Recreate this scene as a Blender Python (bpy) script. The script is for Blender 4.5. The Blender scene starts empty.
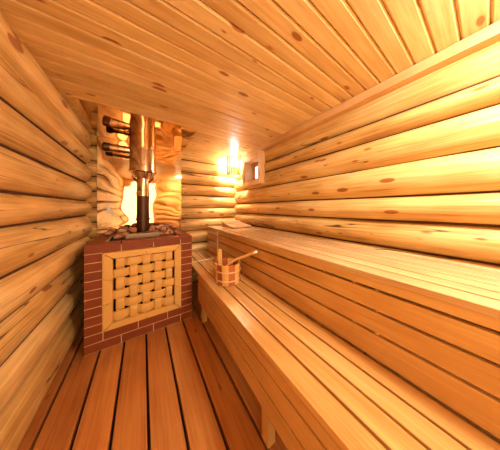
import bpy, bmesh, math, random
from mathutils import Vector, Matrix, noise
random.seed(7)
S = 1.75            # scene unit in metres; all layout numbers below are multiples of it
EYE = 0.66          # eye height in units
C = bpy.context.scene.collection
TH = math.atan(107/160)

def P(x, y, z): return Vector((x*S, y*S, (EYE+z)*S))

# ------------------------------------------------------------------ materials
def new_mat(name):
    m = bpy.data.materials.new(name); m.use_nodes = True
    nt = m.node_tree
    return m, nt, nt.nodes['Principled BSDF']

def lin(c):
    return tuple(((v/255)/12.92 if v/255 <= .04045 else ((v/255+.055)/1.055)**2.4) for v in c) + (1,)

def N(nt, t, **kw):
    n = nt.nodes.new(t)
    for k, v in kw.items():
        if k in n.inputs: n.inputs[k].default_value = v
        else: setattr(n, k, v)
    return n

def math_n(nt, op, a, b=None, c=None):
    n = nt.nodes.new('ShaderNodeMath'); n.operation = op
    for i, v in enumerate((a, b, c)):
        if v is None: continue
        if isinstance(v, (int, float)): n.inputs[i].default_value = v
        else: nt.links.new(v, n.inputs[i])
    return n.outputs[0]

def mix(nt, fac, a, b, mode='MIX'):
    n = nt.nodes.new('ShaderNodeMix'); n.data_type = 'RGBA'; n.blend_type = mode
    for i, v in ((0, fac), (6, a), (7, b)):
        if isinstance(v, (int, float, tuple)): n.inputs[i].default_value = v
        else: nt.links.new(v, n.inputs[i])
    return n.outputs[2]

def ramp(nt, src, stops):
    n = nt.nodes.new('ShaderNodeValToRGB')
    e = n.color_ramp.elements
    while len(e) < len(stops): e.new(.5)
    for k, (p, c) in enumerate(stops):
        e[k].position = p; e[k].color = c
    nt.links.new(src, n.inputs[0])
    return n.outputs[0]

def wood(name, axis, c_dark, c_mid, c_light, rough=.45, ring=1.0, knots=1.0, cracks=0.0, vary=.35, spec=.4, knot_size=1.0, coat=0.0):
    m, nt, b = new_mat(name)
    L = nt.links
    tc = N(nt, 'ShaderNodeTexCoord'); oi = N(nt, 'ShaderNodeObjectInfo'); ge = N(nt, 'ShaderNodeNewGeometry')
    rnd = math_n(nt, 'FRACT', math_n(nt, 'ADD', oi.outputs['Random'], ge.outputs['Random Per Island']))
    off = nt.nodes.new('ShaderNodeCombineXYZ')
    for i, k in enumerate((37.0, 91.0, 53.0)): L.new(math_n(nt, 'MULTIPLY', rnd, k), off.inputs[i])
    add = nt.nodes.new('ShaderNodeVectorMath'); add.operation = 'ADD'
    L.new(tc.outputs['Object'], add.inputs[0]); L.new(off.outputs[0], add.inputs[1])
    def mapped(al, ac):
        mp = nt.nodes.new('ShaderNodeMapping')
        sc = [ac]*3; sc[axis] = al
        mp.inputs['Scale'].default_value = sc
        L.new(add.outputs[0], mp.inputs[0]); return mp.outputs[0]
    n1 = N(nt, 'ShaderNodeTexNoise', Scale=1.0, Detail=4.0, Roughness=.6, Distortion=.6); L.new(mapped(1.3, 42*ring), n1.inputs['Vector'])
    n2 = N(nt, 'ShaderNodeTexNoise', Scale=1.0, Detail=3.0, Roughness=.6); L.new(mapped(5, 170), n2.inputs['Vector'])
    n3 = N(nt, 'ShaderNodeTexNoise', Scale=1.0, Detail=2.0); L.new(mapped(2.2, 5), n3.inputs['Vector'])
    col = ramp(nt, n1.outputs[0], [(.36, c_dark), (.5, c_mid), (.66, c_light)])
    col = mix(nt, .38, col, ramp(nt, n2.outputs[0], [(.35, c_dark), (.65, c_light)]))
    col = mix(nt, .4, col, ramp(nt, n3.outputs[0], [(.32, c_dark), (.5, c_mid), (.66, c_light)]))
    # board to board variation
    v = math_n(nt, 'MULTIPLY_ADD', rnd, vary, 1-vary*.6)
    vc = nt.nodes.new('ShaderNodeCombineXYZ')
    L.new(v, vc.inputs[0]); L.new(math_n(nt, 'POWER', v, 1.25), vc.inputs[1]); L.new(math_n(nt, 'POWER', v, 1.6), vc.inputs[2])
    col = mix(nt, 1.0, col, vc.outputs[0], 'MULTIPLY')
    if knots:
        vo = N(nt, 'ShaderNodeTexVoronoi', Scale=1.0, Randomness=1.0); L.new(mapped(5.5, 15), vo.inputs['Vector'])
        sel = nt.nodes.new('ShaderNodeSeparateColor'); L.new(vo.outputs['Color'], sel.inputs[0])
        size = math_n(nt, 'MULTIPLY', math_n(nt, 'MAXIMUM', math_n(nt, 'SUBTRACT', sel.outputs[0], 1-.6*knots), 0.0), .55*knot_size)
        k = math_n(nt, 'SUBTRACT', size, vo.outputs['Distance'])
        kf = math_n(nt, 'MINIMUM', math_n(nt, 'MAXIMUM', math_n(nt, 'MULTIPLY', k, 18.0), 0.0), .85)
        col = mix(nt, kf, col, lin((112, 52, 18)))
        k2 = math_n(nt, 'MINIMUM', math_n(nt, 'MAXIMUM', math_n(nt, 'MULTIPLY', math_n(nt, 'ADD', k, .05), 5.0), 0.0), .35)
        k2 = math_n(nt, 'MULTIPLY', k2, math_n(nt, 'GREATER_THAN', size, 0.002))
        col = mix(nt, k2, col, lin((190, 115, 45)))
    if cracks:
        n4 = N(nt, 'ShaderNodeTexNoise', Scale=1.0, Detail=2.0, Distortion=.1); L.new(mapped(.45, 9), n4.inputs['Vector'])
        n5 = N(nt, 'ShaderNodeTexNoise', Scale=1.0, Detail=1.0); L.new(mapped(1.1, 4), n5.inputs['Vector'])
        d = math_n(nt, 'ABSOLUTE', math_n(nt, 'SUBTRACT', n4.outputs[0], .52))
        w = math_n(nt, 'MINIMUM', math_n(nt, 'MULTIPLY', math_n(nt, 'MAXIMUM', math_n(nt, 'SUBTRACT', n5.outputs[0], .40), 0.0), .06*cracks), .0055)
        cf = math_n(nt, 'MINIMUM', math_n(nt, 'MAXIMUM', math_n(nt, 'MULTIPLY', math_n(nt, 'SUBTRACT', w, d), 280.0), 0.0), .9)
        col = mix(nt, cf, col, lin((58, 28, 12)))
    L.new(col, b.inputs['Base Color'])
    b.inputs['Roughness'].default_value = rough
    b.inputs['Specular IOR Level'].default_value = spec
    b.inputs['Coat Weight'].default_value = coat; b.inputs['Coat Roughness'].default_value = .22
    bp = N(nt, 'ShaderNodeBump', Strength=.2, Distance=.004); L.new(n2.outputs[0], bp.inputs['Height']); L.new(bp.outputs[0], b.inputs['Normal'])
    return m

LOGC = (lin((162, 108, 43)), lin((220, 172, 95)), lin((240, 206, 140)))
M = {}
for i, a in enumerate('xy'):
    M['log_'+a] = wood('log_wood_'+a, i, *LOGC, rough=.42, knots=.95, cracks=1.3, vary=.12, knot_size=1.0)
M['ceil'] = wood('ceiling_pine', 0, lin((196, 148, 84)), lin((228, 188, 122)), lin((240, 208, 150)), rough=.4, knots=.75, vary=.16, knot_size=1.1)
BEN = (lin((180, 120, 56)), lin((206, 150, 80)), lin((224, 174, 104)))
for i, a in enumerate('xyz'):
    M['bench_'+a] = wood('bench_wood_'+a, i, *BEN, rough=.2, ring=.6, knots=.25, vary=.10, spec=.5, knot_size=.8, coat=.6)
M['bench_lit_y'] = wood('bench_wood_lamplit', 1, lin((196, 146, 92)), lin((222, 178, 122)), lin((236, 200, 148)), rough=.2, ring=.6, knots=.25, vary=.12, spec=.5, coat=.6)  # bench wood again, paler: lamplight on the upper top put into the colour
M['floor'] = wood('floor_board_wood', 1, lin((150, 84, 36)), lin((184, 112, 50)), lin((204, 136, 68)), rough=.35, knots=.6, vary=.2)
TRM = (lin((196, 140, 84)), lin((216, 164, 104)), lin((230, 186, 130)))
for i, a in enumerate('xyz'):
    M['trim_'+a] = wood('trim_wood_'+a, i, *TRM, rough=.4, ring=.7, knots=0, vary=.1)
M['rest'] = wood('headrest_wood', 0, lin((170, 110, 64)), lin((198, 142, 92)), lin((218, 168, 118)), rough=.5, knots=0, vary=.3)
M['stave_light'] = wood('light_stave', 2, lin((214, 150, 72)), lin((228, 168, 90)), lin((240, 190, 112)), rough=.3, ring=1.5, knots=0, vary=.1)
M['stave_dark'] = wood('dark_stave', 2, lin((150, 72, 34)), lin((170, 86, 42)), lin((188, 104, 54)), rough=.3, ring=1.5, knots=0, vary=.15)

def plain(name, col, rough=.5, metal=0.0, noise_amt=.0, nscale=20, bump=0.0, col2=None, island=0.0, spec=.5):
    m, nt, b = new_mat(name)
    b.inputs['Roughness'].default_value = rough; b.inputs['Metallic'].default_value = metal
    b.inputs['Specular IOR Level'].default_value = spec
    tc = N(nt, 'ShaderNodeTexCoord')
    n = N(nt, 'ShaderNodeTexNoise', Scale=float(nscale), Detail=5.0, Roughness=.6); nt.links.new(tc.outputs['Object'], n.inputs['Vector'])
    c2 = col2 or tuple(v*.6 for v in col[:3])+(1,)
    c = mix(nt, math_n(nt, 'MULTIPLY', n.outputs[0], noise_amt), col, c2)
    if island:
        ge = N(nt, 'ShaderNodeNewGeometry')
        v = math_n(nt, 'MULTIPLY_ADD', ge.outputs['Random Per Island'], island, 1-island/2)
        vc = nt.nodes.new('ShaderNodeCombineXYZ')
        for i in range(3): nt.links.new(v, vc.inputs[i])
        c = mix(nt, 1.0, c, vc.outputs[0], 'MULTIPLY')
    nt.links.new(c, b.inputs['Base Color'])
    if bump:
        bp = N(nt, 'ShaderNodeBump', Strength=bump, Distance=.01); nt.links.new(n.outputs[0], bp.inputs['Height']); nt.links.new(bp.outputs[0], b.inputs['Normal'])
    return m

def glow(name, col, strength):
    m, nt, b = new_mat(name)
    b.inputs['Base Color'].default_value = col
    b.inputs['Emission Color'].default_value = col; b.inputs['Emission Strength'].default_value = strength
    return m

M['tile'] = plain('terracotta_tile', lin((136, 64, 29)), .5, 0, .5, 30, .1, lin((106, 46, 20)), .2, spec=.25)
M['mortar'] = plain('mortar', lin((222, 176, 120)), .9, 0, .3, 60, .2)
M['sand'] = plain('sand_coloured_stone', lin((224, 170, 86)), .5, 0, .35, 22, .15, lin((202, 144, 64)), .06)
M['near_black'] = plain('near_black_lining', lin((26, 16, 12)), .9, 0, .2, 20)  # near-black colour for the stove lining and the board behind the weave
M['iron'] = plain('dark_iron_pipe', lin((92, 62, 42)), .42, .75, .4, 14, .05)
M['boxsteel'] = plain('firebox_steel', lin((150, 126, 100)), .4, .85, .4, 12, .05)
M['steel'] = plain('polished_steel', lin((222, 196, 170)), .13, 1.0, .05, 8)
M['steel_hi'] = plain('bright_steel', lin((235, 220, 200)), .2, 1.0, .05, 8)
M['rock'] = plain('heater_rock', lin((205, 136, 92)), .8, 0, .9, 18, .6, lin((120, 68, 42)), .0)
M['rock_pale'] = plain('pale_heater_rock', lin((236, 186, 138)), .8, 0, .9, 18, .6, lin((160, 100, 62)), .0)
M['caulk'] = plain('dark_caulking', lin((84, 46, 20)), .95, 0, .5, 40, .4)
M['under'] = plain('dark_subfloor', lin((52, 30, 18)), .9, 0, .4, 10)
M['hoop'] = plain('pale_hoop', lin((232, 196, 150)), .35, .3, .1, 20)
M['rod'] = plain('pale_rod', lin((238, 212, 160)), .5, 0, .2, 30)
M['white'] = plain('off_white', lin((245, 236, 222)), .6, 0, .1, 20)
M['bulb'] = glow('lamp_glow', (1.0, .95, .84, 1), 720)
M['opal'] = glow('opal_glass_lit', (1.0, .97, .88, 1), 165)
M['daylight'] = glow('daylit_pane', (.62, .80, 1.0, 1), 1.6)
M['doorglow'] = glow('door_glass_lit', (1.0, .84, .54, 1), 2.6)
M['socket'] = plain('porcelain', lin((230, 222, 208)), .4, 0, .05, 10)

# slightly buckled mirror-polished sheet
m, nt, b = new_mat('mirror_sheet')
b.inputs['Metallic'].default_value = 1; b.inputs['Roughness'].default_value = .05
b.inputs['Base Color'].default_value = lin((228, 194, 146))
tc = N(nt, 'ShaderNodeTexCoord'); n1 = N(nt, 'ShaderNodeTexNoise', Scale=3.2, Detail=0.0, Distortion=.5)
nt.links.new(tc.outputs['Object'], n1.inputs['Vector'])
bp = N(nt, 'ShaderNodeBump', Strength=.4, Distance=.03); nt.links.new(n1.outputs[0], bp.inputs['Height']); nt.links.new(bp.outputs[0], b.inputs['Normal'])
M['mirror'] = m

# ------------------------------------------------------------------ mesh helpers
def merge(bm, tmp):
    me = bpy.data.meshes.new('tmp'); tmp.to_mesh(me); tmp.free(); bm.from_mesh(me); bpy.data.meshes.remove(me)

def box(bm, x0, x1, y0, y1, z0, z1, bev=.0, seg=2):
    """box given in layout units; bevel in metres"""
    a, b_ = P(x0, y0, z0), P(x1, y1, z1)
    boxm(bm, a, b_, bev, seg)

def boxm(bm, a, b_, bev=0, seg=2, mat=None):
    t = bmesh.new()
    bmesh.ops.create_cube(t, size=1)
    c, d = (a+b_)/2, (b_-a)
    for v in t.verts: v.co = Vector((v.co.x*d.x, v.co.y*d.y, v.co.z*d.z))
    if bev: bmesh.ops.bevel(t, geom=list(t.edges), offset=bev, segments=seg, affect='EDGES', profile=.6, clamp_overlap=True)
    for v in t.verts: v.co = (mat @ v.co if mat else v.co) + c
    merge(bm, t)

def tube(bm, pts, rads, seg=16, cap=True):
    pts = [Vector(p) for p in pts]
    if isinstance(rads, (int, float)): rads = [rads]*len(pts)
    rings = []
    d0 = (pts[1]-pts[0]).normalized()
    up = Vector((0, 0, 1)) if abs(d0.z) < .9 else Vector((0, 1, 0))
    for i, p in enumerate(pts):
        d = (pts[min(i+1, len(pts)-1)]-pts[max(i-1, 0)]).normalized()
        u = d.cross(up).normalized(); w = u.cross(d).normalized()
        rings.append([bm.verts.new(p+(u*math.cos(2*math.pi*k/seg)+w*math.sin(2*math.pi*k/seg))*rads[i]) for k in range(seg)])
    for i in range(len(rings)-1):
        for k in range(seg):
            bm.faces.new((rings[i][k], rings[i][(k+1) % seg], rings[i+1][(k+1) % seg], rings[i+1][k]))
    if cap:
        bm.faces.new(rings[0][::-1]); bm.faces.new(rings[-1])

def lathe(bm, prof, centre, seg=40, closed=False):
    """prof: (radius, z) in metres about a vertical axis at centre"""
    rings = []
    for r, z in prof:
        rings.append([bm.verts.new(centre+Vector((r*math.cos(2*math.pi*k/seg), r*math.sin(2*math.pi*k/seg), z))) for k in range(seg)])
    n = len(rings)
    for i in range(n if closed else n-1):
        A, B = rings[i], rings[(i+1) % n]
        for k in range(seg): bm.faces.new((A[k], A[(k+1) % seg], B[(k+1) % seg], B[k]))
    if not closed:
        bm.faces.new(rings[0][::-1]); bm.faces.new(rings[-1])

def wloc(o):
    v = Vector(o.location)
    while o.parent: o = o.parent; v += o.location
    return v

def obj(name, bm, mat, parent=None, smooth=False, label=None, origin=None):
    """link bm (world metres) as one mesh object"""
    base = wloc(parent) if parent else Vector((0, 0, 0))
    og = Vector(origin) if origin is not None else base
    bmesh.ops.translate(bm, verts=list(bm.verts), vec=-og)
    bmesh.ops.recalc_face_normals(bm, faces=list(bm.faces))
    me = bpy.data.meshes.new(name); bm.to_mesh(me); bm.free()
    if smooth:
        for p in me.polygons: p.use_smooth = True
    me.materials.append(M[mat])
    o = bpy.data.objects.new(name, me); C.objects.link(o)
    o.location = og-base
    if parent: o.parent = parent
    if smooth and smooth != 'all':
        try: me.set_sharp_from_angle(angle=math.radians(40))
        except Exception: pass
    if label: o['label'] = label
    return o

def tag(o, label, cat, group=None):
    o['label'] = label; o['category'] = cat
    if group: o['group'] = group
    return o

def thing(name, label, cat, loc, group=None):
    o = bpy.data.objects.new(name, None); C.objects.link(o); o.location = loc; o.empty_display_size = .1
    return tag(o, label, cat, group)

def structure(name, loc=(0, 0, 0)):
    o = bpy.data.objects.new(name, None); C.objects.link(o); o.location = loc; o['kind'] = 'structure'; o.empty_display_size = .1
    return o
BM = bmesh.new

# ------------------------------------------------------------------ room shell
D, R, Lw, FR, CE = 1.43, .775, .264, -.5, .474    # back, right, left, front, ceiling in units
RH = .078

def log_mesh(axis, t0, t1, cross, zc, rh, rv, cap0, cap1, seed):
    """log along axis (0=x,1=y) between t0,t1; cross = other coordinate of its centre"""
    bm = BM(); seg = 32
    n = max(12, int((t1-t0)*S/.06)); ts = [t0+(t1-t0)*i/n for i in range(n+1)]
    cl = .062
    if cap1: ts = [t for t in ts if t < t1-cl]+[t1-cl+cl*math.sin(a*math.pi/2/8) for a in range(9)]
    if cap0: ts = [t0+cl-cl*math.sin(a*math.pi/2/8) for a in range(8, -1, -1)]+[t for t in ts if t > t0+cl]
    tap = random.uniform(-.03, .03)
    rings = []
    for t in ts:
        f = 1.0
        if cap1 and t > t1-cl: f = max(.02, (1-((t-(t1-cl))/cl)**2.6))**.5
        if cap0 and t < t0+cl: f = max(.02, (1-(((t0+cl)-t)/cl)**2.6))**.5
        ring = []
        for k in range(seg):
            a = 2*math.pi*k/seg
            w = noise.noise(Vector((t*1.6, math.cos(a)*.6+seed, math.sin(a)*.6)))*.05+noise.noise(Vector((t*4, math.cos(a)*1.2+seed*2, math.sin(a)*1.2)))*.025
            q = f*(1+w)+tap*(t-t0)/(t1-t0)
            h = rh*q*math.cos(a); vz = rv*q*math.sin(a)
            dz = noise.noise(Vector((t*.8, seed, 3)))*.004
            ring.append(bm.verts.new(P(t, cross+h, zc+vz+dz) if axis == 0 else P(cross+h, t, zc+vz+dz)))
        rings.append(ring)
    for i in range(len(rings)-1):
        for k in range(seg):
            bm.faces.new((rings[i][k], rings[i][(k+1) % seg], rings[i+1][(k+1) % seg], rings[i+1][k]))
    bm.faces.new(rings[0][::-1]); bm.faces.new(rings[-1])
    return bm

def log_wall(name, axis, t0, t1, face, sign, seams, cap0=False, cap1=False, over=1.17, cutter=None):
    root = structure(name, P(*( ((t0+t1)/2, face, -EYE) if axis == 0 else (face, (t0+t1)/2, -EYE) )))
    cross = face+sign*RH
    cb = BM()
    for i in range(len(seams)-1):
        z1, z0 = seams[i], seams[i+1]
        zc, rv = (z0+z1)/2, (z1-z0)/2*over
        bm = log_mesh(axis, t0, t1, cross, zc, RH*random.uniform(.95, 1.0), rv, cap0, cap1, random.uniform(0, 90))
        org = P(t0, cross, zc) if axis == 0 else P(cross, t0, zc)
        o = obj('log', bm, 'log_x' if axis == 0 else 'log_y', root, smooth=True, origin=org)
        if cutter: cut(o, cutter)
        if i:
            depth = cross-sign*RH*math.sqrt(1-1/over**2)*1.06
            e0, e1 = t0+(.05 if cap0 else 0), t1-(.05 if cap1 else 0)
            pts = [e0+(e1-e0)*j/24 for j in range(25)]
            tube(cb, [P(t, depth, z1) if axis == 0 else P(depth, t, z1) for t in pts], .007, 8)
    kb = BM(); q0, q1 = sorted((cross+sign*.03, cross+sign*.09))
    if cutter is None: box(kb, *((t0, t1, q0, q1, -EYE-.02, CE+.02) if axis == 0 else (q0, q1, t0, t1, -EYE-.02, CE+.02)))
    else:
        u0, u1 = (cutter[0], cutter[1]) if axis == 0 else (cutter[2], cutter[3])
        for a_, b_, z0, z1 in ((t0, u0, -EYE-.02, CE+.02), (u1, t1, -EYE-.02, CE+.02), (u0, u1, cutter[5], CE+.02), (u0, u1, -EYE-.02, cutter[4])):
            if z1 > z0: box(kb, *((a_, b_, q0, q1, z0, z1) if axis == 0 else (q0, q1, a_, b_, z0, z1)))
    obj('backing', kb, 'under', root)
    c = obj('caulking', cb, 'caulk', root, smooth=True)
    if cutter: cut(c, cutter)
    return root

def cut(o, bounds):
    x0, x1, y0, y1, z0, z1 = bounds
    a, b_ = P(x0, y0, z0), P(x1, y1, z1)
    ows = wloc(o)
    zs = [(o.matrix_basis.translation.z, v.co.z+ows.z) for v in o.data.vertices]
    if max(z for _, z in zs) < a.z or min(z for _, z in zs) > b_.z: return
    bm = BM(); boxm(bm, a, b_); me = bpy.data.meshes.new('c'); bm.to_mesh(me); bm.free()
    co = bpy.data.objects.new('c', me); C.objects.link(co)
    md = o.modifiers.new('b', 'BOOLEAN'); md.object = co; md.operation = 'DIFFERENCE'; md.solver = 'EXACT'
    bpy.context.view_layer.update()
    dg = bpy.context.evaluated_depsgraph_get()
    nm = bpy.data.meshes.new_from_object(o.evaluated_get(dg))
    o.modifiers.clear(); old = o.data; o.data = nm; nm.name = old.name
    bpy.data.objects.remove(co); bpy.data.meshes.remove(me)

WIN = (.60, 1.0, .998, 1.206, .222, .405)
log_wall('wall_left', 1, FR-.1, 1.45, -Lw, -1, [.48, .375, .276, .160, .043, -.047, -.177, -.285, -.395, -.51, -.66], cap1=True)
log_wall('wall_back', 0, -.52, R+.12, D, 1, [.52, .416, .313, .209, .113, .002, -.094, -.20, -.31, -.42, -.54, -.66])
log_wall('wall_right', 1, FR-.1, D+.11, R, 1, [.48, .36, .284, .168, .045, -.049, -.156, -.26, -.37, -.47, -.57, -.66], cutter=WIN)
fs = [.52, .41, .30, .19, .07, -.04, -.15, -.26, -.37, -.47, -.57, -.66]
DX0, DX1, DZ1 = -.26, .23, .41
log_wall('wall_front', 0, -.52, R+.12, FR, -1, fs, cutter=(DX0, DX1, -1, 0, -.67, DZ1))

# ceiling of narrow boards running across the room
bm = BM(); y = FR-.06; pw = .0465
while y < D+.06:
    box(bm, -.46, R+.1, y+.0009, y+pw-.0009, CE, CE+.012, .007, 1); y += pw
box(bm, -.46, R+.1, FR-.06, D+.06, CE+.008, CE+.03)
o = obj('ceiling', bm, 'ceil'); o['kind'] = 'structure'
# floor boards with open gaps over a dark subfloor
root = structure('floor', P(.2, .5, -EYE))
bm = BM(); x = .104-.09*6
while x < R+.08:
    box(bm, x+.004, x+.086, FR-.05, D+.02, -EYE-.022, -EYE, .004, 2); x += .09
obj('floor_boards', bm, 'floor', root)
bm = BM(); box(bm, -.52, R+.16, FR-.16, D+.16, -EYE-.05, -EYE-.024); obj('subfloor', bm, 'under', root)
# trim along the ceiling of the right wall
bm = BM(); box(bm, R-.03, R+.02, FR, D-.005, CE-.034, CE-.0008, .004); o = obj('trim_1', bm, 'trim_y'); o['kind'] = 'structure'

# small window in the right wall
w = structure('window_1', P(R, 1.10, .19))
wy0, wy1, wz0, wz1 = WIN[2:]
fx0, fx1, fw = R-.035, R+.01, .034
for nm, b_, mt in (('frame_board', (fx0, fx1, wy0-fw, wy0, wz0-fw, wz1+fw+.004), 'trim_z'), ('frame_board', (fx0, fx1, wy1, wy1+fw, wz0-fw, wz1+fw), 'trim_z'),
               ('frame_board', (fx0+.003, fx1, wy0, wy1, wz1, wz1+fw), 'trim_y'), ('frame_board', (fx0+.003, fx1, wy0, wy1, wz0-fw, wz0), 'trim_y')):
    bm = BM(); box(bm, *b_, .004); obj(nm, bm, mt, w)
bm = BM()
for b_ in ((fx0+.006, R+.1, wy0, wy0+.008, wz0, wz1), (fx0+.006, R+.1, wy1-.008, wy1, wz0, wz1), (fx0+.006, R+.1, wy0, wy1, wz1-.008, wz1), (fx0+.006, R+.1, wy0, wy1, wz0, wz0+.008)):
    box(bm, *b_)
obj('reveal', bm, 'trim_x', w)
bm = BM()
sx = R+.06
for b_ in ((sx, sx+.015, wy0+.008, wy0+.038, wz0+.008, wz1-.008), (sx, sx+.015, wy1-.038, wy1-.008, wz0+.008, wz1-.008), (sx, sx+.015, wy0+.038, wy1-.038, wz1-.04, wz1-.008), (sx, sx+.015, wy0+.038, wy1-.038, wz0+.008, wz0+.04)):
    box(bm, *b_, .003)
obj('sash', bm, 'trim_y', w)
bm = BM(); box(bm, sx+.006, sx+.010, wy0+.03, wy1-.03, wz0+.03, wz1-.03); obj('pane', bm, 'daylight', w, label='pale blue daylit pane')

# glazed door behind the camera, seen only in the polished sheet
d = structure('door_1', P(0, FR, -EYE))
bm = BM()
for b_ in ((DX0-.03, DX0+.02, FR-.06, FR+.02, -EYE, DZ1), (DX1-.02, DX1+.03, FR-.06, FR+.02, -EYE, DZ1), (DX0-.03, DX1+.03, FR-.06, FR+.02, DZ1-.02, DZ1+.03)):
    box(bm, *b_, .004)
obj('door_frame', bm, 'trim_z', d)
bm = BM(); box(bm, DX0+.02, DX1-.02, FR-.04, FR-.034, -EYE+.005, DZ1-.02); obj('glass_leaf', bm, 'doorglow', d)
bm = BM(); tube(bm, [P(.2, FR+.02, -.2), P(.2, FR+.02, .0)], .018, 14); tube(bm, [P(.2, FR-.03, -.17), P(.2, FR+.02, -.17)], .01, 10); tube(bm, [P(.2, FR-.03, -.03), P(.2, FR+.02, -.03)], .01, 10)
obj('door_handle', bm, 'trim_z', d, smooth=True)

# ------------------------------------------------------------------ brick clad stove
X0, X1, Y0, Y1, ZT = -.22, .2475, 1.0, 1.405, -.169
FX0, FX1, FZ0, FZ1 = -.157, .184, -.578, -.21       # sand stone frame
IX0, IX1, IZ0, IZ1 = -.12, .15, -.548, -.242        # woven panel
st = thing('sauna_stove', 'brick-clad sauna stove with a sand-coloured basket-weave front panel', 'stove', P((X0+X1)/2, (Y0+Y1)/2, -EYE))
g = .0030
bm = BM()
tiles = []
def trow(xa, xb, z0, z1, first):
    x = xa
    nxt = first
    while x < xb-.001:
        e = min(nxt, xb)
        if xb-e < .012: e = xb
        tiles.append((x+g/2, e-g/2, z0+g/2, z1-g/2)); x = e; nxt = e+.135
trow(X0, X1, FZ1, ZT-.0, -.088)
ch = (FZ1-FZ0)/9
for i in range(9):
    z1 = FZ1-i*ch; z0 = z1-ch
    tiles.append((X0+g/2, FX0-g/2, z0+g/2, z1-g/2)); tiles.append((FX1+g/2, X1-g/2, z0+g/2, z1-g/2))
c2 = (FZ0+EYE)/2
trow(X0, X1, FZ0-c2, FZ0, -.155); trow(X0, X1, -EYE, FZ0-c2, -.088)
for xa, xb, za, zb in tiles: box(bm, xa, xb, Y0, Y0+.03, za, zb, .003, 2)
nz = 12; hz = (ZT+EYE)/nz
for i in range(nz):                                   # sides
    za, zb = -EYE+i*hz+g/2, -EYE+(i+1)*hz-g/2
    y = Y0+.031+(0 if i % 2 else .066)
    ys = [Y0+.031]+[y+.135*k for k in range(0 if i % 2 == 0 else 1, 4)]+[Y1]
    for a, b_ in zip(ys[:-1], ys[1:]):
        if b_-a > .01:
            for xa, xb in ((X0, X0+.02), (X1-.02, X1)): box(bm, xa, xb, a+g/2, b_-g/2, za, zb, .003, 1)
# top rim tiles
OX0, OX1, OY0, OY1 = -.158, .188, 1.07, 1.345
def tops(xs, ys):
    for a, b_ in zip(xs[:-1], xs[1:]):
        for c, d_ in zip(ys[:-1], ys[1:]): box(bm, a+g/2, b_-g/2, c+g/2, d_-g/2, ZT-.012, ZT+.0015, .003, 2)
tops([X0, -.088, .047, .18, X1], [Y0, OY0]); tops([X0, -.088, .047, .18, X1], [OY1, Y1])
tops([X0, OX0], [OY0, 1.16, 1.25, OY1]); tops([OX1, X1], [OY0, 1.16, 1.25, OY1])
obj('brick_tiles', bm, 'tile', st)
bm = BM()
e = .0016
for b_ in ((X0+e, X1-e, Y0+e, Y0+.034, FZ1+.001, ZT-.011), (X0+e, FX0, Y0+e, Y0+.034, -EYE, FZ1+.001), (FX1, X1-e, Y0+e, Y0+.034, -EYE, FZ1+.001), (FX0, FX1, Y0+e, Y0+.034, -EYE, FZ0-.001),
           (X0+e, OX0, Y0+.034, Y1-e, -EYE, ZT-e), (OX1, X1-e, Y0+.034, Y1-e, -EYE, ZT-e), (OX0, OX1, Y0+.055, OY0, -EYE, ZT-e), (OX0, OX1, OY1, Y1-e, -EYE, ZT-e), (OX0, OX1, Y0+.03, Y0+.055, FZ1-.02, ZT-e)):
    box(bm, *b_)
obj('mortar', bm, 'mortar', st)
bm = BM()
box(bm, FX0+.001, FX1-.001, Y0+.045, Y0+.054, FZ0, FZ1); box(bm, OX0+.001, OX1-.001, OY0+.002, OY1-.002, -EYE, -.32)
for b_ in ((OX0, OX0+.004, OY0, OY1, -.32, ZT-.013), (OX1-.004, OX1, OY0, OY1, -.32, ZT-.013), (OX0, OX1, OY0, OY0+.004, -.32, ZT-.013), (OX0, OX1, OY1-.004, OY1, -.32, ZT-.013)): box(bm, *b_)
obj('dark_lining', bm, 'near_black', st)
# mitred stone frame, in eight pieces
bm = BM()
def prism(bm, quad, y0, y1, bev=.004):
    t = bmesh.new()
    a = [t.verts.new(P(x, y0, z)) for x, z in quad]; b_ = [t.verts.new(P(x, y1, z)) for x, z in quad]
    t.faces.new(a); t.faces.new(b_[::-1])
    for k in range(len(quad)): t.faces.new((a[k], b_[k], b_[(k+1) % len(quad)], a[(k+1) % len(quad)]))
    bmesh.ops.bevel(t, geom=list(t.edges), offset=bev, segments=2, affect='EDGES', clamp_overlap=True)
    merge(bm, t)
h = .0007
def lerp(a, b_, t): return (a[0]+(b_[0]-a[0])*t, a[1]+(b_[1]-a[1])*t)
oc = [(FX0+.001, FZ1-.001), (FX1-.001, FZ1-.001), (FX1-.001, FZ0+.001), (FX0+.001, FZ0+.001)]
ic = [(IX0, IZ1), (IX1, IZ1), (IX1, IZ0), (IX0, IZ0)]
for k in range(4):
    A, B, a, b_ = oc[k], oc[(k+1) % 4], ic[k], ic[(k+1) % 4]
    cuts = [.003, 1/3, 2/3, .997] if k % 2 else [.003, .5, .997]
    for t0, t1 in zip(cuts[:-1], cuts[1:]):
        prism(bm, [lerp(A, B, t0+.002), lerp(A, B, t1-.002), lerp(a, b_, t1-.002), lerp(a, b_, t0+.002)], Y0-.006, Y0+.03)
obj('panel_frame', bm, 'sand', st, label='sand-coloured stone frame around the woven panel')
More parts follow.
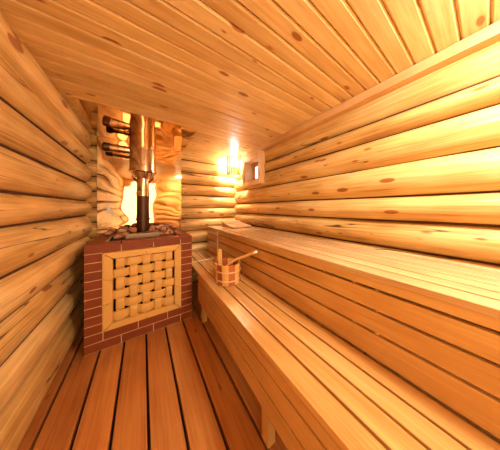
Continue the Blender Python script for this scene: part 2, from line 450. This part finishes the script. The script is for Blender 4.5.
# woven strips
ncol, nrow = 5, 6
px_, pz_ = (IX1-IX0)/ncol, (IZ1-IZ0)/nrow
cx = [IX0+px_*(i+.5) for i in range(ncol)]; cz = [IZ1-pz_*(i+.5) for i in range(nrow)]
def weave(pts_, wid, thick, horiz):
    """bowed strip: pts_ list of (pos along, y offset); cross position in wid=(centre,half)"""
    bm = BM(); c, hw = wid; rings = []
    prof = [(-1, .4), (-.93, .08), (-.8, 0), (0, -.05), (.8, 0), (.93, .08), (1, .4), (1, 1), (-1, 1)]
    for t, yo in pts_:
        r_ = []
        for u, v in prof:
            q = c+u*hw; yy = yo+v*thick
            r_.append(bm.verts.new(P(t, yy, q) if horiz else P(q, yy, t)))
        rings.append(r_)
    n = len(prof)
    for i in range(len(rings)-1):
        for k in range(n): bm.faces.new((rings[i][k], rings[i][(k+1) % n], rings[i+1][(k+1) % n], rings[i+1][k]))
    bm.faces.new(rings[0][::-1]); bm.faces.new(rings[-1])
    return bm
AMP, YB = .0058, Y0+.008
def sgn(v): return math.tanh(3.2*v)/math.tanh(3.2)
for r in range(nrow):
    ph = 1 if r % 2 == 0 else -1       # + = under at first column
    a_, b_ = (IX0, IX1) if r % 2 else (cx[0], cx[-1])
    pts_ = [(IX0+.0+(IX1-IX0)*t/60, YB+AMP*ph*sgn(math.sin(math.pi*(t/60*ncol)))) for t in range(61) if a_-1e-6 <= IX0+(IX1-IX0)*t/60 <= b_+1e-6]
    obj('weave_strip', weave(pts_, (cz[r], .0198), .009, True), 'sand', st, smooth=True)
for c in range(ncol):
    ph = -1 if c % 2 == 0 else 1
    pts_ = [(IZ1-(IZ1-IZ0)*t/60, YB+AMP*ph*sgn(math.sin(math.pi*(t/60*nrow)))) for t in range(61)]
    obj('weave_strip', weave(pts_, (cx[c], .0168), .009, False), 'sand', st, smooth=True)
# firebox with stone tray
bm = BM(); box(bm, -.075, .078, 1.115, 1.20, -.55, -.152, .006); box(bm, -.08, .083, 1.11, 1.125, -.172, -.146, .003)
obj('firebox', bm, 'boxsteel', st, label='grey steel firebox top')
bm = BM(); box(bm, -.15, .18, 1.2, 1.34, -.30, -.185, .004); obj('stone_tray', bm, 'iron', st)

# heater stones, each its own
def rock(p, r, seed):
    bm = bmesh.new(); bmesh.ops.create_icosphere(bm, subdivisions=3, radius=1)
    rs = random.Random(seed)
    sx_, sy_, sz_ = rs.uniform(.95, 1.35), rs.uniform(.85, 1.1), rs.uniform(.6, .85)
    planes = [(Vector((rs.gauss(0, 1), rs.gauss(0, 1), rs.gauss(0, 1))).normalized(), rs.uniform(.55, .85)) for _ in range(11)]
    for v in bm.verts:
        n = v.co.normalized(); q = 1+.12*noise.noise(n*2.2+Vector((seed, 0, 0)))
        for pn, pd in planes:
            dd = n.dot(pn)
            if dd > 0: q = min(q, pd/dd) if pd/dd < q else q
        v.co = Vector((n.x*sx_, n.y*sy_, n.z*sz_))*q*r
    rot = Matrix.Rotation(rs.uniform(0, 6.28), 3, 'Z')
    for v in bm.verts: v.co = rot @ v.co
    zmin = min(v.co.z for v in bm.verts)
    for v in bm.verts: v.co += p-Vector((0, 0, zmin))
    return bm
spots = []   # x, y, base z, radius, pale
zt = -.185
rows = [(1.24, [-.125, -.095, .10, .135, .165], zt), (1.30, [-.12, -.085, .07, .105, .15], zt), (1.355, [-.13, -.09, .075, .115, .155], zt),
        (1.27, [-.11, -.055, .052, .118], zt+.028), (1.335, [-.10, -.063, .088, .135], zt+.032), (1.375, [-.12, .11], zt+.03)]
for y, xs, z in rows:
    for x in xs: spots.append((x, y, z, random.uniform(.018, .024)))
spots += [(-.02, 1.24, zt, .024), (.03, 1.25, zt, .022), (-.182, 1.34, ZT+.0015, .020), (-.172, 1.425, ZT+.0015, .022), (-.05, 1.435, ZT+.0015, .022), (.06, 1.435, ZT+.0015, .022), (.20, 1.42, ZT+.0015, .02)]
for i, (x, y, z, r) in enumerate(spots):
    y = 1.2+(y-1.2)*(.72 if z < ZT else .82); r *= 1.12
    pale = i % 3 == 0
    rr = r*S
    p = P(x, y, z)
    o = obj('heater_stone', rock(p, rr, i*3.7+1), 'rock_pale' if pale else 'rock', None, smooth=False, origin=p)
    on_rim = z > ZT
    if i == len(spots)-5: lab = 'rough reddish stone on the stove rim, nearest the log wall'
    elif on_rim: lab = 'rough stone lying on the tiled rim behind the stove pipe'
    else: lab = 'rough %s stone piled in the stove top around the pipe' % ('pale tan' if pale else 'reddish brown')
    tag(o, lab, 'stone', 'heater stones')

# ------------------------------------------------------------------ chimney with water jacket
CY = 1.30
ch_ = thing('stove_chimney', 'stove chimney with dark lower pipe and wide polished steel jacket above', 'chimney', P(0, CY, -.186))
cb = P(0, CY, 0); cb.z = 0
def zz(v): return (EYE+(v*.963 if 0 < v < .4 else v))*S
def pipe(name, prof, mat, parent=ch_, label=None, seg=48):
    bm = BM(); lathe(bm, [(r*S, zz(z)) for r, z in prof], cb, seg); return obj(name, bm, mat, parent, smooth=True, label=label)
rd = .0358
pipe('lower_pipe', [(rd, -.186), (rd, -.06), (rd+.002, -.058), (rd+.002, -.05), (rd, -.048), (rd-.001, .082)], 'iron', label='dark iron lower pipe')
pipe('pipe_collar', [(rd+.001, -.082), (rd+.004, -.081), (rd+.004, -.066), (rd+.001, -.065)], 'iron')
pipe('steel_pipe', [(rd-.002, .082), (rd-.0015, .12), (rd+.001, .122), (rd+.001, .126), (rd-.0015, .128), (rd-.0015, .215)], 'steel', label='polished steel pipe above the iron one')
wr = .0737
jc_ = pipe('jacket_cone', [(rd+.003, .205), (rd+.006, .206), (wr-.012, .242), (wr+.004, .247), (wr+.004, .258), (wr-.002, .259)], 'steel')
pipe('steel_jacket', [(wr, .258), (wr, .283), (wr+.0015, .284), (wr+.0015, .288), (wr, .289), (wr, .4705)], 'steel', label='wide polished steel jacket')
for k in range(8):
    a = 2*math.pi*k/8+.2
    bm = BM(); p0 = cb+Vector((math.cos(a)*(rd+.004)*S, math.sin(a)*(rd+.004)*S, zz(.203))); p1 = cb+Vector((math.cos(a)*(wr-.004)*S, math.sin(a)*(wr-.004)*S, zz(.246)))
    tube(bm, [p0, p1], .006, 8); obj('cone_rib', bm, 'steel', jc_, smooth=True)
# pipe stub from jacket towards the left wall
FYq, FZq = CY+.06, .390
bm = BM(); xs = [-.06, -.098, -.10, -.104, -.106, -.132, -.134, -.138, -.140, -.178]
rs_ = [.025, .025, .028, .028, .025, .025, .028, .028, .0255, .0255]
tube(bm, [P(x, FYq, FZq) for x in xs], [r*S for r in rs_], 24); sp_ = obj('side_pipe', bm, 'steel', ch_, smooth=True, label='ribbed steel stub pipe')
bm = BM(); tube(bm, [P(-.176, FYq, FZq), P(-.178, FYq, FZq), P(-.205, FYq, FZq), P(-.213, FYq, FZq)], [.027*S, .0285*S, .0285*S, .021*S], 24); obj('end_cap', bm, 'iron', sp_, smooth=True, label='dark end cap on the stub pipe')

# polished sheets on the wall and the ceiling
bm = BM(); box(bm, -.25, .264, D-.006, D-.003, ZT+.004, CE-.004); 
hs = tag(obj('heat_shield', bm, 'mirror', origin=P(0, D-.005, ZT)), 'mirror-polished steel sheet covering the log wall behind the stove', 'heat shield')
bm = BM(); box(bm, -.25, .274, .985, D-.006, CE-.003, CE-.0005)
tag(obj('ceiling_shield', bm, 'mirror', origin=P(0, 1.2, CE)), 'mirror-polished steel sheet on the ceiling boards above the stove', 'heat shield')
bm = BM()  # white patch standing in for a warped reflection on the sheet
pts_ = [(-.205, -.03), (-.198, .02), (-.19, .03), (-.183, .0), (-.168, -.035), (-.163, -.05), (-.178, -.045)]
t = [bm.verts.new(P(x, D-.0074-.004*(k % 2), z)) for k, (x, z) in enumerate(pts_)]
bm.faces.new(t); r_ = bmesh.ops.extrude_face_region(bm, geom=list(bm.faces)); 
for v in r_['geom']:
    if isinstance(v, bmesh.types.BMVert): v.co.y += .0012*S
tag(obj('reflection_patch', bm, 'white', origin=P(-.18, D-.007, 0)), 'small white patch painted in for a warped reflection on the polished sheet behind the stove', 'reflection_patch')

# ------------------------------------------------------------------ benches
BX, BZ, LX, LZ = .475, -.163, .267, -.376      # upper front, upper top, lower front, lower top
BY0, BY1 = FR+.02, 1.405
BT = .016
up = thing('upper_bench', 'high slatted wooden bench along the log wall, top boards coloured as lamplit', 'bench', P(.6, .5, -EYE))
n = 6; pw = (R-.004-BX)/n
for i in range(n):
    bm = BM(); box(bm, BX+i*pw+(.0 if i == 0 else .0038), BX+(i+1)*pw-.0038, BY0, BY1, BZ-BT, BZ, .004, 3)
    obj('seat_board', bm, 'bench_lit_y', up, origin=P(BX+i*pw, BY0, BZ))
BATY = 1.163
edges = [BZ-BT-.0005, -.196, -.250, -.305, LZ+.001]
zs_ = [(edges[0], -.2000), (-.2065, -.2530), (-.2595, -.3080), (-.3145, LZ+.002)]
for zh, zl in zs_:
    bm = BM(); box(bm, BX+.003, BX+.016, BY0, BATY-.009, zl, zh, .003, 2); obj('front_board', bm, 'bench_y', up, origin=P(BX, BY0, zl))
for zh, zl in [(edges[0], -.218), (-.223, -.268), (-.273, -.321), (-.326, LZ+.002)]:
    bm = BM(); box(bm, BX+.003, BX+.016, BATY+.009, BY1, zl, zh, .003, 2); obj('front_board', bm, 'bench_y', up, origin=P(BX, BATY, zl))
bm = BM(); box(bm, BX+.001, BX+.014, BATY-.008, BATY+.008, LZ+.002, edges[0], .003, 2); obj('batten', bm, 'rod', up, label='pale upright batten on the bench front')
for y in (BATY, .72, .293, -.1, BY0+.04, BY1-.04):
    for x in (BX+.017, R-.05):
        bm = BM(); box(bm, x, x+.03, y-.016, y+.016, -EYE, BZ-BT-.001, .003, 1); obj('upright', bm, 'bench_z', up)
for y in (.293, .206, .154):  # small bright steel dots set in the board gaps
    for z in (-.203, -.256, -.311):
        bm = BM(); tube(bm, [P(BX+.018, y, z), P(BX+.006, y, z)], .0065, 10); obj('bright_dot', bm, 'steel_hi', up, smooth=True, label='small bright dot in the gap between boards')

lo = thing('lower_bench', 'low slatted wooden bench in front of the high bench, bucket on it', 'bench', P(.36, .5, -EYE))
n = 4; pw = (BX+.001-LX)/n
for i in range(n):
    bm = BM(); box(bm, LX+i*pw+(0 if i == 0 else .003), LX+(i+1)*pw-.003, BY0, BY1, LZ-BT, LZ, .004, 3)
    obj('seat_board', bm, 'bench_y', lo, origin=P(LX+i*pw, BY0, LZ))
SY1 = .957
for zh, zl in [(LZ-BT-.003, -.426), (-.432, -.484), (-.490, -.542)]:
    bm = BM(); box(bm, LX+.002, LX+.015, BY0, SY1, zl, zh, .003, 2); obj('front_board', bm, 'bench_y', lo, origin=P(LX, BY0, zl))
for y in (SY1-.03, .35, -.2):
    for x in (LX+.016, BX-.045):
        bm = BM(); box(bm, x, x+.028, y-.015, y+.015, -EYE, LZ-BT-.001, .003, 1); obj('leg', bm, 'bench_z', lo)
for y in (BY1-.03,):
    for x in (LX+.016, BX-.045):
        bm = BM(); box(bm, x, x+.028, y-.015, y+.015, -EYE, LZ-BT-.001, .003, 1); obj('leg', bm, 'bench_z', lo)

# ------------------------------------------------------------------ bucket, ladle, stick, headrest
B = P(.364, .747, LZ)
bk = thing('sauna_bucket', 'two-tone wooden stave bucket with pale hoops standing on the low bench', 'bucket', B)
ns = 12; r0, r1, hh, tk = .104, .113, .17, .011
def rad(z): return r0+(r1-r0)*z/hh
ear = None
for k in range(ns):
    a0, a1 = 2*math.pi*k/ns+.12, 2*math.pi*(k+1)/ns+.12-.012
    am = (a0+a1)/2
    top = hh
    is_ear = abs(((am-math.radians(100)+math.pi) % (2*math.pi))-math.pi) < math.pi/ns
    if is_ear: top = hh+.10
    bm = BM(); zs2 = [0, hh*.5, hh] + ([top-.02, top] if is_ear else [])
    rings = []
    for z in zs2:
        sh = .55 if (is_ear and z >= top-.001) else (.85 if is_ear and z > hh else 1)
        ring = []
        for rr_ in (rad(min(z, hh)), rad(min(z, hh))-tk):
            for j in range(4):
                a = am+(a0-am)*sh+((a1-a0)*sh)*j/3
                if rr_ != rad(min(z, hh)): a = am+(a1-am)*sh-((a1-a0)*sh)*j/3
                ring.append(bm.verts.new(B+Vector((rr_*math.cos(a), rr_*math.sin(a), z+.002))))
        rings.append(ring)
    for i in range(len(rings)-1):
        for j in range(8): bm.faces.new((rings[i][j], rings[i][(j+1) % 8], rings[i+1][(j+1) % 8], rings[i+1][j]))
    bm.faces.new(rings[0][::-1]); bm.faces.new(rings[-1])
    obj('stave', bm, 'stave_light' if (k % 2 or is_ear) else 'stave_dark', bk, label='tall pale stave standing above the bucket rim' if is_ear else None)
for z in (.04, .115):
    if z == .035: pass
    bm = BM(); q = rad(z)+.0005
    lathe(bm, [(q, z-.005), (q+.004, z-.005), (q+.0045, z+.005), (q+.0005, z+.005)], B, 48, closed=True); obj('hoop', bm, 'hoop', bk, smooth=True)
bm = BM(); lathe(bm, [(r0-tk-.001, .012), (r0-tk-.001, .022)], B, 32); obj('bucket_bottom', bm, 'stave_dark', bk)
# ladle
e0 = B+Vector((-.035, .01, .10)); 
tip = P(.452, .64, -.219)
ld = thing('ladle', 'wooden ladle leaning in the bucket with its long handle over the rim', 'ladle', e0)
rimp = B+Vector((.088, -.035, hh+.012))
bm = BM(); q = [e0+Vector((0.02, 0, .03)), e0.lerp(rimp, .6)+Vector((0, 0, .03)), rimp+Vector((-.01, .004, .012)), rimp.lerp(tip, .5)+Vector((0, 0, .006)), tip]
tube(bm, q, [.010, .011, .012, .013, .010], 14); hd_ = obj('handle', bm, 'stave_light', ld, smooth=True)
bm = BM(); lathe(bm, [(.012, -.03), (.034, -.022), (.04, .0), (.041, .02), (.037, .02), (.035, 0), (.028, -.018)], e0, 24); obj('ladle_bowl', bm, 'stave_light', ld, smooth=True)
bm = BM(); dv = (tip-q[3]).normalized(); tube(bm, [tip-dv*.002, tip+dv*.004, tip+dv*.026, tip+dv*.03], [.0102, .0112, .0112, .008], 14); obj('handle_tip', bm, 'white', hd_, smooth=True, label='white end of the handle')
# stick on the lower bench
bm = BM(); r_ = .0045; tube(bm, [P(.235, 1.135, LZ)+Vector((0, 0, r_)), P(.33, 1.138, LZ)+Vector((0, 0, r_)), P(.44, 1.142, LZ)+Vector((0, 0, r_))], r_, 12)
tag(obj('stick', bm, 'rod', smooth=True, origin=P(.33, 1.138, LZ)), 'thin pale stick lying across the low bench beside the stove', 'stick')
# slatted headrest
hr = thing('headrest', 'slatted wooden headrest lying on the far end of the high bench', 'headrest', P(.66, 1.24, BZ))
HX0, HX1, HY0, HY1 = .574, .758, 1.10, 1.33
def hz_(y): u = (y-HY0)/(HY1-HY0); return .013+.034*u**1.3
for x in (HX0+.015, HX1-.027):
    bm = BM(); seg = 8; A = []; Bv = []
    for i in range(seg+1):
        y = HY0+(HY1-HY0)*i/seg
        A.append((y, hz_(y)-.007))
    lowl = [bm.verts.new(P(x, y, BZ+.0005)) for y, _ in A]; upl = [bm.verts.new(P(x, y, BZ+z)) for y, z in A]
    lowr = [bm.verts.new(P(x+.012, y, BZ+.0005)) for y, _ in A]; upr = [bm.verts.new(P(x+.012, y, BZ+z)) for y, z in A]
    for i in range(seg):
        for a, b_ in ((lowl, upl), (upl, upr), (upr, lowr), (lowr, lowl)): bm.faces.new((a[i], a[i+1], b_[i+1], b_[i]))
    bm.faces.new((lowl[0], upl[0], upr[0], lowr[0])); bm.faces.new((lowl[-1], lowr[-1], upr[-1], upl[-1]))
    obj('side_rail', bm, 'rest', hr)
ns = 5
for i in range(ns):
    y = HY0+.018+(HY1-HY0-.036)*i/(ns-1)
    sl = math.atan2(hz_(y+.01)-hz_(y-.01), .02)
    bm = BM(); c = P((HX0+HX1)/2, y, BZ+hz_(y)-.003); hv = Vector(((HX1-HX0)/2*S, .0150*S, .0042*S))
    boxm(bm, c-hv, c+hv, .003, 2, Matrix.Rotation(sl, 3, 'X')); obj('slat', bm, 'rest', hr)

# ------------------------------------------------------------------ corner lamp
def corner_lamp(x, y, sx_, sy_, label):
    """sx_,sy_: direction from the corner into the room"""
    c = P(x, y, .294)
    lp = thing('corner_lamp', label, 'lamp', c)
    rr_, hgt = .11, .312
    base_a = math.atan2(sy_, sx_)
    nsl = 11
    for k in range(nsl):
        a = base_a+math.radians(-92+184*k/(nsl-1))
        bm = BM(); rot = Matrix.Rotation(a, 3, 'Z')
        boxm(bm, c+Vector((rr_*math.cos(a), rr_*math.sin(a), 0))+Vector((-.004, -.0146, 0)), c+Vector((rr_*math.cos(a), rr_*math.sin(a), 0))+Vector((.004, .0146, hgt)), .002, 1, rot)
        obj('slat', bm, 'trim_z', lp)
    for z in (.03, hgt-.03):
        bm = BM(); arc = [base_a+math.radians(-95+190*k/24) for k in range(25)]
        ra, rb = rr_-.017, rr_-.006
        vs = [[bm.verts.new(c+Vector((q*math.cos(a), q*math.sin(a), z+dz))) for q, dz in ((ra, 0), (rb, 0), (rb, .012), (ra, .012))] for a in arc]
        for i in range(24):
            for j in range(4): bm.faces.new((vs[i][j], vs[i][(j+1) % 4], vs[i+1][(j+1) % 4], vs[i+1][j]))
        bm.faces.new(vs[0][::-1]); bm.faces.new(vs[-1]); obj('hoop', bm, 'trim_x', lp)
    bm = BM(); lathe(bm, [(.03, hgt+.0), (.028, hgt-.05), (.02, hgt-.055)], c, 24); so_ = obj('socket', bm, 'socket', lp, smooth=True)
    # arm back into the corner
    bm = BM(); back = c+Vector((-sx_*.13, -sy_*.15, hgt-.02)); tube(bm, [back, c+Vector((0, 0, hgt-.02))], .012, 12); obj('bracket', bm, 'trim_x', lp, smooth=True)
    bm = BM(); cc = c+Vector((0, 0, hgt-.115))
    prof = [(.002, -.038)]+[(.034*math.sin(t*math.pi/12), -.034*math.cos(t*math.pi/12)-.004) for t in range(1, 10)]+[(.016, .045), (.014, .062)]
    lathe(bm, prof, cc, 28); obj('bulb', bm, 'bulb', so_, smooth=True)
    return lp
corner_lamp(.694, 1.31, -.7071, -.7071, 'slatted wooden lamp glowing in the corner above the headrest')
LC = P(.555, -.15, CE)  # unseen lamp, added out of frame for top light on the benches
ol = thing('added_top_lamp', 'round opal ceiling lamp, added out of view above the near end of the high bench', 'lamp', LC)
bm = BM(); lathe(bm, [(.12, -.001), (.125, -.02), (.118, -.03)], LC, 40); obj('lamp_base', bm, 'socket', ol, smooth=True)
bm = BM(); lathe(bm, [(.112, -.028)]+[(.112*math.cos(t*math.pi/18), -.028-.06*math.sin(t*math.pi/18)) for t in range(1, 9)]+[(.002, -.088)], LC, 40); obj('opal_glass', bm, 'opal', ol, smooth=True)

# ------------------------------------------------------------------ world, camera
wd = bpy.data.worlds.new('world'); bpy.context.scene.world = wd; wd.use_nodes = True
wd.node_tree.nodes['Background'].inputs[0].default_value = (.6, .75, 1, 1); wd.node_tree.nodes['Background'].inputs[1].default_value = .0
cam = bpy.data.cameras.new('camera'); co = bpy.data.objects.new('camera', cam); C.objects.link(co)
cam.sensor_fit = 'HORIZONTAL'; cam.sensor_width = 36; cam.lens = 160/500*36; cam.shift_y = -17/500; cam.clip_start = .02
co.location = P(0, 0, 0); co.rotation_euler = (math.pi/2, 0, -TH)
sc = bpy.context.scene; sc.camera = co
vs = sc.view_settings; vs.view_transform = 'Standard'; vs.look = 'None'; vs.gamma = 1; vs.exposure = 0.68; vs.use_curve_mapping = False
